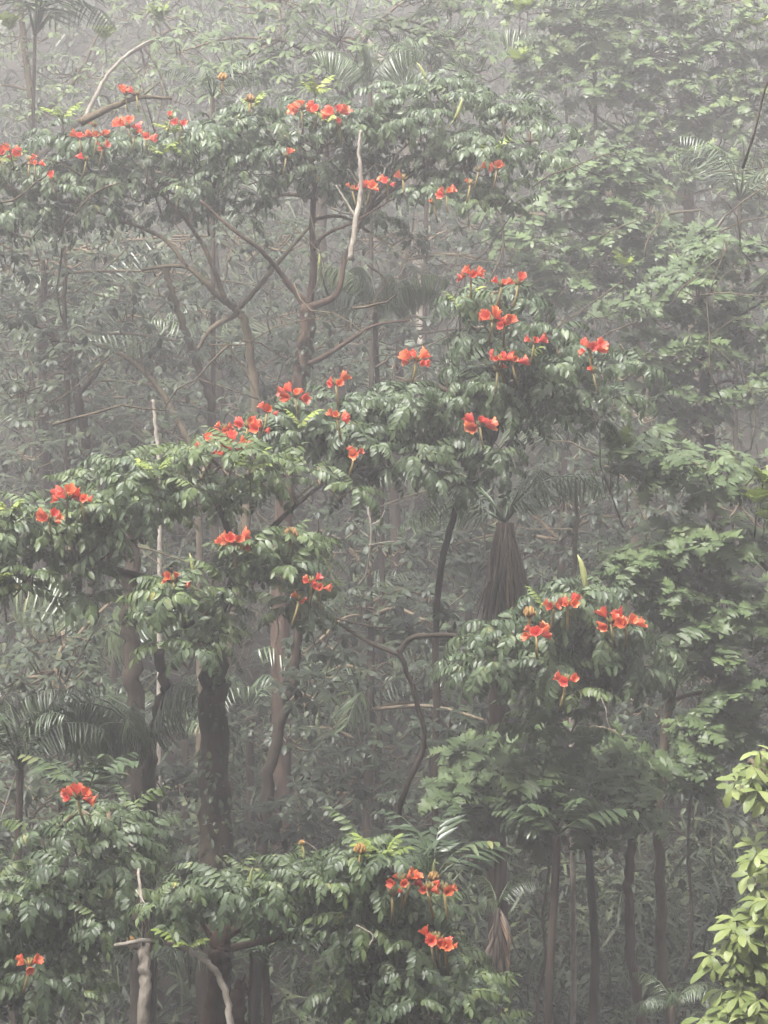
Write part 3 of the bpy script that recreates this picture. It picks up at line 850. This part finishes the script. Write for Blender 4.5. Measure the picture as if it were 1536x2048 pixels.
build_tree('broadleaf_tree', 'pale yellowish tree in the hazy top left corner behind palm fronds', 120, 30.5,
    [([(60, 500), (70, 300), (50, 100), (40, 0)], 0.08, 0.05), ([(70, 320), (160, 240), (230, 130), (310, 80)], 0.05, 0.02), ([(65, 250), (150, 160), (200, 60)], 0.04, 0.02)],
    [(40, 60, 90, 60), (150, 140, 100, 45), (290, 120, 90, 45), (380, 50, 90, 60), (80, 210, 100, 45), (230, 210, 100, 40), (340, 190, 80, 40), (300, 10, 100, 40), (-60, 150, 70, 150), (20, -10, 100, 40)],
    young=[(20, 60, 6), (320, 40, 5), (210, 80, 5)], bark=M_BARK_MOSS, leaves=SIMPLE_PALE, per=8, spacing=40, el=(-0.2, 0.6), depth=1.0, scale=0.85)

# --- trees that close the forest interior, shade put into their leaf colour -----------------------------
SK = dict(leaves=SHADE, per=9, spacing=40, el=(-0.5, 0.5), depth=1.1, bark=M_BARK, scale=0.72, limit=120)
build_tree('shade_tree', 'dark shaded tree behind the dead-skirted palm, right of centre', 1130, 24.5,
    [([(1130, 1500), (1125, 1250), (1120, 1080)], 0.09, 0.05)],
    [(1130, 980, 130, 60), (1250, 1020, 110, 50), (1000, 1000, 90, 45, .6), (1190, 1100, 120, 55), (1080, 1090, 100, 50, .5), (1300, 1400, 90, 60, -2), (1290, 1480, 90, 50, -2), (1380, 1330, 90, 60), (900, 1080, 90, 50, 1.0)], **SK)
build_tree('shade_tree', 'dark shaded tree in the gloom between thick trunk and flowering mound', 740, 24,
    [([(735, 1600), (742, 1350), (738, 1150)], 0.08, 0.04)],
    [(760, 1080, 110, 50), (640, 1050, 90, 45), (860, 1180, 90, 50), (720, 1200, 110, 50), (800, 1330, 110, 50), (640, 1340, 90, 50), (730, 1480, 130, 50), (880, 1420, 90, 50), (560, 1450, 90, 45), (620, 1600, 100, 45), (800, 1620, 100, 45), (600, 1370, 70, 45, -3.6), (850, 1230, 80, 45, -3.2), (690, 1540, 110, 50, -3.4), (890, 1470, 70, 50, -3.8), (550, 1640, 80, 40, -4.2), (770, 1680, 90, 40, -3.6), (640, 1270, 70, 40, -3), (930, 1700, 80, 40, -3.4), (1000, 1440, 80, 40, -2.6)], **SK)
build_tree('shade_tree', 'dark shaded tree in the lower left gloom behind the drooping palm', 130, 23.5,
    [([(130, 1800), (125, 1500), (130, 1300)], 0.08, 0.04)],
    [(120, 1260, 130, 50), (30, 1350, 90, 60), (160, 1390, 110, 50), (60, 1480, 110, 60), (210, 1530, 90, 50), (60, 1620, 110, 60), (330, 1620, 90, 50), (300, 1150, 90, 50), (110, 1330, 100, 45, -2.2), (210, 1420, 80, 40, -2.4), (50, 1560, 90, 45, -2.6), (360, 1560, 80, 40, -3.2), (240, 1660, 80, 40, -3.2), (370, 1700, 70, 40, -3.6), (520, 1720, 70, 35, -3.6)], **SK)
build_tree('shade_tree', 'dark shaded tree under the upper left canopy', 80, 27.5,
    [([(90, 900), (85, 700), (90, 520)], 0.09, 0.05)],
    [(60, 470, 120, 60), (190, 480, 110, 50), (90, 570, 120, 50), (230, 590, 90, 40), (50, 690, 110, 50), (330, 470, 90, 40), (60, 820, 100, 50), (240, 820, 110, 40), (520, 560, 90, 50, 1), (330, 580, 90, 50, .6), (420, 680, 100, 50, .6), (160, 760, 110, 40), (330, 760, 100, 50), (440, 800, 100, 45), (560, 460, 100, 45, 1), (30, 900, 100, 40, -1), (140, 640, 110, 50, -.4), (460, 460, 90, 40, .5), (90, 510, 110, 45, -3), (260, 620, 90, 40, -3.4), (50, 770, 110, 55, -4.2), (330, 850, 90, 40, -4.2), (180, 890, 110, 40, -4.4), (400, 610, 70, 35, -2.6), (540, 760, 80, 40, -3.2), (520, 480, 110, 45, -3), (660, 540, 80, 45, -3), (330, 700, 100, 45, -3.6), (460, 700, 80, 40, -4), (700, 640, 80, 40, -3.4), (150, 690, 100, 45, -4.4), (590, 680, 70, 40, -3.4), (330, 530, 90, 40, -3), (20, 520, 90, 50, -4), (200, 500, 90, 35, -2.4), (30, 620, 80, 40, -3.6)], **SK)
build_tree('shade_tree', 'dark shaded tree behind the upper forked trunks, centre', 800, 27.5,
    [([(790, 1000), (800, 700), (810, 520)], 0.09, 0.05)],
    [(820, 460, 110, 50), (900, 520, 90, 50), (780, 560, 100, 50), (860, 640, 100, 50), (680, 720, 90, 45), (560, 700, 90, 45), (900, 720, 90, 40), (720, 470, 90, 40), (660, 620, 100, 50), (740, 660, 90, 50), (560, 620, 80, 45), (780, 740, 90, 40, -1), (940, 440, 90, 45), (1010, 520, 80, 40), (1100, 620, 90, 50), (1130, 660, 80, 40, -1), (1250, 800, 100, 60, -1.5), (1330, 1000, 100, 60, -1.5)], **SK)

# --- lime-leaved trees at the right edge, closer to the camera ---------------
build_tree('lime_leaf_tree', 'bright lime-green young tree with broad leaves at the bottom right edge', 1580, 16.4,
    [([(1580, 2060), (1570, 1950), (1560, 1850), (1550, 1740)], 0.03, 0.015), ([(1570, 1950), (1520, 1930), (1470, 1915)], 0.012, 0.006)],
    [(1500, 1860, 60, 40), (1470, 1920, 55, 35), (1520, 1930, 50, 50), (1510, 2000, 70, 40), (1470, 2040, 70, 25), (1530, 1800, 30, 40), (1520, 1720, 30, 45), (1600, 1900, 50, 140)],
    leaves=LIME, per=6, spacing=40, el=(-0.3, 0.5), depth=0.4, bark=M_TWIG, scale=1.12)
build_tree('lime_leaf_tree', 'spray of bright lime-green leaves poking in at the right edge under the lobed-leaf tree', 1600, 16.8,
    [([(1600, 1900), (1590, 1700), (1560, 1580), (1520, 1545)], 0.022, 0.01)],
    [(1485, 1550, 50, 32), (1520, 1580, 40, 32), (1530, 1510, 30, 20), (1590, 1560, 40, 60)],
    leaves=LIME, per=6, spacing=40, el=(-0.3, 0.5), depth=0.4, bark=M_TWIG, scale=1.12)


# ------------------------------------------------------------------ palms and ferns
def palm(label, px, py, Y, n, length, fronds=None, trunk=True, r=0.034, arc=(0, 6.28), el=(-0.2, 0.5), bark=None, dead=0, dead_len=0.8, name='palm', stem_px=None, fix=None):
    fronds = fronds or FROND
    if fix:
        Y = fix
        r *= 0.8
    elif py < 260:
        Y0, Y = Y, far(Y) * 0.8
        Y = max(Y, 28.5)
        while Y < 62 and P(px, py, Y).z - float(terrain_z(P(px, py, Y).x, Y)) > 4.2:
            Y += 0.2
        length *= max(1.0, Y / Y0)
        r *= 0.7
    elif Y >= 21 and not dead:                       # stands where the slope is a little below its crown
        Y0 = Y
        h = rng.uniform(1.6, 2.6)
        while Y < 62 and P(px, py, Y).z - float(terrain_z(P(px, py, Y).x, Y)) > h:
            Y += 0.2
        length *= (Y / Y0) ** 0.8
        r *= (Y / Y0) ** 0.8
    top = P(px, py, Y)
    bx = P(stem_px if stem_px is not None else px, py, Y).x
    base = Vector((bx, Y, float(terrain_z(bx, Y)) - 0.1))
    root = thing(name, label, 'palm', base)
    mb = MB()
    limb(mb, [Vector((0, 0, 0)), (top - base) * 0.5 + Vector((rng.uniform(-.08, .08), 0, 0)), top - base], r * 1.25, r, 8, 6, 0.05)
    child('stem', mb.mesh('stem', bark or M_BARK), root)
    s = length / 1.5
    for i in range(n):
        az = arc[0] + (arc[1] - arc[0]) * (i + rng.uniform(0.2, 0.8)) / n
        M3 = Matrix.Rotation(az, 3, 'Z') @ Matrix.Rotation(-rng.uniform(*el), 3, 'Y') @ Matrix.Rotation(rng.uniform(-.3, .3), 3, 'X')
        child('frond', rng.choice(fronds), root, Matrix.Translation(top - base) @ M3.to_4x4() @ Matrix.Scale(s * rng.uniform(0.85, 1.1), 4))
    for i in range(dead):
        az = 2.4 * i
        d = Vector((math.cos(az), math.sin(az), 0))
        mb = MB()
        for k in range(9):
            sp = d.cross(Vector((0, 0, 1))) * rng.uniform(-.06, .06)
            l = dead_len * rng.uniform(0.45, 1.15)
            a = top - base + d * r * 0.9 - Vector((0, 0, rng.uniform(0, .45) * dead_len))
            mb.tube([a, a + d * 0.06 + sp * 0.5 - Vector((0, 0, l * 0.35)), a + d * (0.03 + 0.24 * rng.random() ** 1.5) * dead_len + sp * 1.6 - Vector((0, 0, l))], [0.007, 0.014 * rng.uniform(.3, 1.4), 0.002], 4, 0.4)
        child('dead_frond', mb.mesh('dead_frond', M_DEAD), root)
    return root


palm('pale feather palm in the hazy top left corner', 70, 70, 38, 8, 2.1, FROND, el=(0.0, 0.6), r=0.03, fix=34, arc=(-2.4, 1.2))
palm('feather palm behind the top right tree, long fronds fanned upright', 1190, 110, 34, 6, 1.5, FROND, el=(0.3, 1.0), r=0.03, fix=35)
palm('palm with small drooping fronds right of the upper centre crown', 1130, 140, 29, 7, 1.1, FROND_HANG, el=(0.0, 0.5))
palm('palm whose striped frond shows left of the upper centre crown', 425, 195, 27, 5, .9, FROND, el=(0, 0.5), fix=28.5)
palm('grey palm half hidden under the top centre tree', 860, 130, 29, 7, 1.0, FROND, el=(-0.1, 0.6), fix=33)
palm('pale palm beside the leaning branch at the top', 740, 165, 30, 6, .9, FROND_HANG, el=(0, .4), fix=30)
palm('dim palm at the upper right among lobed leaves', 1290, 150, 28, 6, 1.1, FROND, el=(-0.2, 0.4))
palm('palm in front of the right edge trees, pale fronds', 1480, 400, 28, 8, 1.3, FROND, el=(-0.1, 0.6), fix=31)
palm('palm with striped fronds right of the upper forked trunk', 750, 620, 26, 8, 1.0, FROND_HANG, el=(-0.1, 0.5), fix=26.5)
palm('palm below the upper canopy showing one pale frond', 430, 470, 28, 8, 1.3, FROND, el=(0, .5))
palm('shaded palm near the left edge under the upper canopy', 180, 590, 27, 9, 1.5, FROND, el=(-0.1, 0.7))
palm('shaded palm left of the thin leaning stems', 100, 720, 26, 9, 1.5, FROND, el=(-0.1, 0.7))
palm('broad-leafed young palm among stems on the left', 155, 680, 25, 7, 1.0, FROND_BROAD, el=(0.0, 0.8))
palm('shaded palm between the thin leaning stems', 300, 720, 27, 9, 1.4, FROND, el=(-0.1, 0.6))
palm('palm behind the mossy forked stems in the middle', 440, 740, 26.5, 9, 1.3, FROND, el=(-0.1, 0.6))
palm('palm just above the middle orange flowers', 700, 790, 24, 9, 1.1, FROND, el=(0, .7))
palm('low palm tucked behind the flower on its bare stalk', 840, 760, 23, 7, .7, FROND, el=(0.2, .9))
palm('palm with dark fronds over the sweeping leaf band on the left', 90, 880, 23, 9, 1.2, FROND, el=(0, .6))
palm('dark palm behind the right flowering crown', 1130, 900, 24, 9, 1.4, FROND, el=(-.2, .5))
palm('dead-skirted palm with brown hanging fronds behind the flowering mound', 1010, 1045, 22, 10, 1.3, FROND, el=(-.25, .35), r=0.08, bark=M_BARK_RED, dead=11, dead_len=.95)
palm('broad-leafed palm with one upright pale frond left of the brown skirted palm', 940, 1200, 23, 7, 1.2, FROND_BROAD, el=(0.4, 1.0))
palm('arching dark palm at the left edge below the leaf band', 230, 1300, 22, 8, 1.5, FROND_HANG, el=(-.1, .5))
palm('palm with one great drooping dark frond left of the thick trunk', 300, 1500, 20.5, 7, 1.35, FROND_HANG, el=(-.1, .4), arc=(2.2, 5.4))
palm('dim palm between the two dark trunks', 370, 1480, 22, 8, 1.0, FROND, el=(-.1, .6))
palm('small palm right of the thick dark trunk', 500, 1420, 21.5, 8, .9, FROND, el=(-.1, .6))
palm('palm with thin fronds under the small flowering crown', 690, 1260, 22.5, 9, 1.2, FROND, el=(-.1, .5))
palm('dark palm in the central gloom', 720, 1430, 22.5, 9, 1.4, FROND, el=(-.2, .5))
palm('dark palm deep in the centre near the crooked branch', 850, 1340, 23, 8, 1.2, FROND_BROAD, el=(-.1, .7))
palm('broad-leafed palm behind the bottom centre flowers', 870, 1760, 18.5, 8, .95, FROND_BROAD, el=(0.0, .8))
palm('slender palm with a hanging dead frond under the shaded tree', 1000, 1660, 20, 8, .85, FROND_BROAD, el=(-.2, .4), r=0.03)
palm('small fan of palm leaves beside the slender palm in the gloom', 1115, 1670, 19.5, 8, .85, FROND_BROAD, el=(-.2, .3), r=0.03)
palm('short palm with a brown dead sheath near the bottom centre', 995, 1815, 19.6, 4, .6, FROND, el=(-.2, .3), r=0.025, dead=4, dead_len=.65)
palm('low fern palm at the bottom between dark trunks', 1345, 2010, 19.5, 9, .5, FROND, el=(-.2, .4), r=0.03)
palm('fern palm behind the pale bottom trunk', 300, 1920, 18.2, 8, .8, FROND, el=(-.2, .3), r=0.03)
palm('fern palm right of the broken stump', 530, 1930, 18.4, 9, .9, FROND_BROAD, el=(-.2, .5), r=0.03)
palm('dark palm left of the bottom left flower head', 40, 1540, 20, 9, 1.1, FROND, el=(-.2, .6), r=0.03)
palm('palm just behind the bottom left flower head', 170, 1600, 18.6, 8, .8, FROND_BROAD, el=(-.1, .4), r=0.03)

# ------------------------------------------------------------------ bare stems, trunks, vines
def stem(name, label, cat, paths, Y, mat, root_px=None, seg=7):
    """paths: [(points, r0, r1)]; the first is the main stem and is rooted when root_px is given"""
    first = paths[0][0]
    k_ = far(Y) / Y
    Y = far(Y)
    if root_px is not None:
        bx = P(root_px, 0, Y).x
        base = Vector((bx, Y, float(terrain_z(bx, Y)) - 0.2))
    else:
        base = P(first[0][0], first[0][1], Y + (first[0][2] if len(first[0]) > 2 else 0))
    root = thing(name, label, cat, base)
    for i, (path, r0, r1) in enumerate(paths):
        pts = [P(q[0], q[1], Y + (q[2] if len(q) > 2 else 0)) - base for q in path]
        if i == 0 and root_px is not None:
            pts = [Vector((0, 0, 0))] + pts
        mb = MB()
        limb(mb, pts, r0 * k_, r1 * k_, seg, 7, 0.1, r1 * 0.5)
        child('trunk' if i == 0 else 'branch', mb.mesh('stem', mat), root)
    return root


stem('bare_tree', 'dark bent trunk left of the thick trunk under the leaf band', 'tree', [([(300, 1560), (310, 1450), (330, 1380), (318, 1300)], .06, .045)], 20.5, M_BARK, 300)
stem('bare_tree', 'black shaded trunk behind the left leaf band', 'tree', [([(275, 1430), (262, 1300), (258, 1180), (262, 1050)], .085, .07), ([(260, 1180), (230, 1150), (200, 1140)], .03, .02)], 22, M_BARK, 275)
stem('bare_tree', 'leaning dark trunk right of the thick trunk', 'tree', [([(530, 1600), (560, 1450), (590, 1330), (595, 1210)], .06, .04)], 22, M_BARK, 500)
stem('bare_tree', 'thin leaning grey stem beneath the upper left canopy', 'tree', [([(425, 860), (420, 800), (400, 740), (380, 690), (362, 640), (340, 570), (325, 530)], .05, .03)], 25.3, M_BARK_MOSS, 430)
stem('bare_tree', 'slender stem slanting down to the left flowers', 'tree', [([(385, 910), (360, 850), (320, 780), (260, 720), (190, 690), (100, 680)], .04, .016), ([(320, 780), (290, 740), (280, 690)], .02, .01)], 24.8, M_BARK_MOSS, 400)
stem('bare_tree', 'crooked dark trunk at the left edge behind the stems', 'tree', [([(175, 900), (160, 820), (150, 760), (125, 690), (60, 640)], .06, .03), ([(155, 790), (190, 750), (220, 700)], .03, .015)], 25.5, M_BARK, 180)
stem('bare_tree', 'dim upright stem at the left edge under the upper canopy', 'tree', [([(132, 700), (128, 600), (130, 520), (120, 430)], .03, .02)], 25.8, M_BARK, 135)
stem('bare_tree', 'pale grey dead sapling with peeling bark left of the middle flowers', 'tree', [([(318, 950), (316, 900), (310, 840), (305, 800)], .025, .015)], 24, M_BARK_PALE, 318)
stem('bare_tree', 'pale branchy snag under the upper canopy centre', 'tree', [([(700, 520), (712, 440), (722, 370), (718, 300), (722, 260)], .03, .012), ([(712, 435), (690, 400), (672, 370)], .012, .006)], 23.2, M_BARK_PALE)
stem('bare_tree', 'pale leaning branch of a dead tree at the top centre', 'tree', [([(800, 190), (775, 140), (745, 95), (712, 55)], .06, .035), ([(775, 135), (755, 122), (735, 118)], .02, .012)], 29.5, M_BARK_PALE, 860)
stem('bare_tree', 'long bowed branch with bare twigs in the hazy upper left', 'tree', [([(165, 248), (185, 205), (215, 150), (260, 105), (310, 75)], .035, .012)], 30, M_BARK_PALE)
stem('bare_tree', 'bare pale limb holding two blossoms at the upper left', 'tree', [([(160, 245), (215, 218), (280, 195), (345, 197)], .045, .012), ([(280, 196), (300, 180), (320, 165)], .012, .006), ([(280, 196), (265, 188), (258, 186)], .012, .006)], 24.5, M_BARK_MOSS)
stem('bare_tree', 'slim pale trunk behind the flowering mound', 'tree', [([(1146, 1180), (1150, 1100), (1154, 1030), (1150, 960)], .025, .02)], 21.5, M_BARK_PALE, 1146)
stem('bare_tree', 'thin pale trunk with flaking bark in the bottom gloom', 'tree', [([(1076, 2000), (1090, 1915), (1086, 1830), (1097, 1740), (1094, 1650), (1098, 1600)], .016, .011)], 20.8, M_BARK_MOSS, 1078)
stem('bare_tree', 'dark trunk with a pale streak in the bottom right gloom', 'tree', [([(1278, 2000), (1262, 1900), (1256, 1790), (1266, 1680), (1290, 1540)], .05, .035)], 21, M_BARK_RED, 1270)
stem('bare_tree', 'faint far trunk at the bottom right near the lime leaves', 'tree', [([(1362, 2000), (1384, 1850), (1376, 1700), (1390, 1500), (1400, 1380)], .018, .012)], 22.6, M_BARK, 1376)
stem('broken_stump', 'broken reddish stump with a splintered top at the bottom left', 'stump', [([(470, 2060), (474, 2020), (480, 1990), (484, 1968)], .06, .045), ([(484, 1972), (488, 1958), (491, 1948)], .018, .004), ([(478, 1974), (476, 1962), (475, 1955)], .014, .004), ([(496, 1990), (502, 1960), (501, 1905)], .012, .008)], 16.6, M_BARK_RED, 462)
stem('bare_branch', 'pale twisting dead twig hanging in front of the central gloom', 'branch', [([(735, 1010), (742, 1060), (738, 1110), (730, 1150), (716, 1170)], .009, .004), ([(742, 1050), (760, 1040), (770, 1020)], .006, .003), ([(738, 1090), (765, 1085), (790, 1082)], .006, .003), ([(738, 1075), (720, 1060), (705, 1040)], .005, .003)], 20, M_BARK_PALE)
stem('bare_branch', 'short pale twig hanging below the small flowering crown', 'branch', [([(560, 1215), (555, 1240), (558, 1265), (550, 1285)], .008, .003)], 19.2, M_BARK_PALE)
stem('bare_branch', 'pale kinked twig among the bottom centre leaves', 'branch', [([(712, 1850), (730, 1860), (746, 1872), (735, 1895), (712, 1918)], .008, .004)], 16.1, M_BARK_PALE)
stem('bare_branch', 'thin twig dangling under the flowering mound', 'branch', [([(1202, 1395), (1212, 1420), (1214, 1440), (1222, 1460)], .005, .002)], 18.6, M_BARK_PALE)
stem('vine', 'long straight vine slanting down at the lower left', 'vine', [([(205, 1230), (150, 1330), (90, 1430), (40, 1530), (0, 1640)], .007, .006)], 20, M_BARK_PALE)
stem('vine', 'looping vine below the upper right crown', 'vine', [([(1000, 420), (1005, 500), (960, 580), (900, 600), (830, 580)], .012, .008)], 25, M_BARK_MOSS)
stem('vine', 'drooping vine between the upper forks', 'vine', [([(735, 530), (770, 560), (750, 600), (745, 640)], .012, .008)], 24, M_BARK_MOSS)

# ------------------------------------------------------------------ tangle of thin twigs and lianas
def build_tangle():
    mb = MB()
    for i in range(700):
        Y = rng.uniform(21.5, 40)
        px, py = rng.uniform(-150, 1690), rng.uniform(330, 1750)
        if py > 1250 and rng.random() < 0.5:
            continue
        p = P(px, py, Y)
        if p.z < float(terrain_z(p.x, Y)) + 0.1:
            continue
        d = Vector((rng.gauss(0, .6), rng.gauss(0, .4), rng.gauss(0.5, .7))).normalized()
        pts = [p]
        L = rng.uniform(0.4, 1.7)
        for k in range(5):
            d = (d + Vector((rng.gauss(0, .28), rng.gauss(0, .2), rng.gauss(-.04, .25)))).normalized()
            pts.append(pts[-1] + d * L / 5)
        r0 = rng.choice([0.004, 0.006, 0.008, 0.013])
        mb.tube(pts, list(np.linspace(r0, r0 * 0.45, 6)), 4)
        if rng.random() < 0.6:
            q = pts[rng.randint(1, 3)]
            e = (d + Vector((rng.gauss(0, .8), rng.gauss(0, .5), rng.gauss(0, .6)))).normalized()
            mb.tube([q, q + e * L * 0.2, q + e * L * 0.4 + Vector((0, 0, rng.gauss(0, .08)))], [r0 * .7, r0 * .5, r0 * .3], 4)
    o = bpy.data.objects.new('twig_tangle', mb.mesh('twig_tangle', M_BARK_MOSS)); C.objects.link(o)
    tag(o, 'tangle of thin bare twigs and lianas threading the forest interior', 'twigs', kind='stuff')


build_tangle()

# ------------------------------------------------------------------ haze
def build_haze():
    m, nt = new_mat('haze')
    pv = nt.nodes.new('ShaderNodeVolumePrincipled')
    pv.inputs['Color'].default_value = (0.97, 0.95, 0.955, 1)
    pv.inputs['Density'].default_value = HAZE_DENSITY
    pv.inputs['Anisotropy'].default_value = 0.0
    o = nt.nodes.new('ShaderNodeOutputMaterial')
    nt.links.new(pv.outputs[0], o.inputs['Volume'])
    mb = MB()
    x0, x1, y0, y1, z0, z1 = -61, 61, -37, 96, -2.0, 91.0
    v = [(x0, y0, z0), (x1, y0, z0), (x1, y1, z0), (x0, y1, z0), (x0, y0, z1), (x1, y0, z1), (x1, y1, z1), (x0, y1, z1)]
    mb.add(v, [(0, 3, 2, 1), (4, 5, 6, 7), (0, 1, 5, 4), (1, 2, 6, 5), (2, 3, 7, 6), (3, 0, 4, 7)])
    ob = bpy.data.objects.new('haze', mb.mesh('haze', m, False))
    C.objects.link(ob)
    tag(ob, 'pale grey mist hanging through the whole forest', 'mist', kind='stuff')


build_haze()
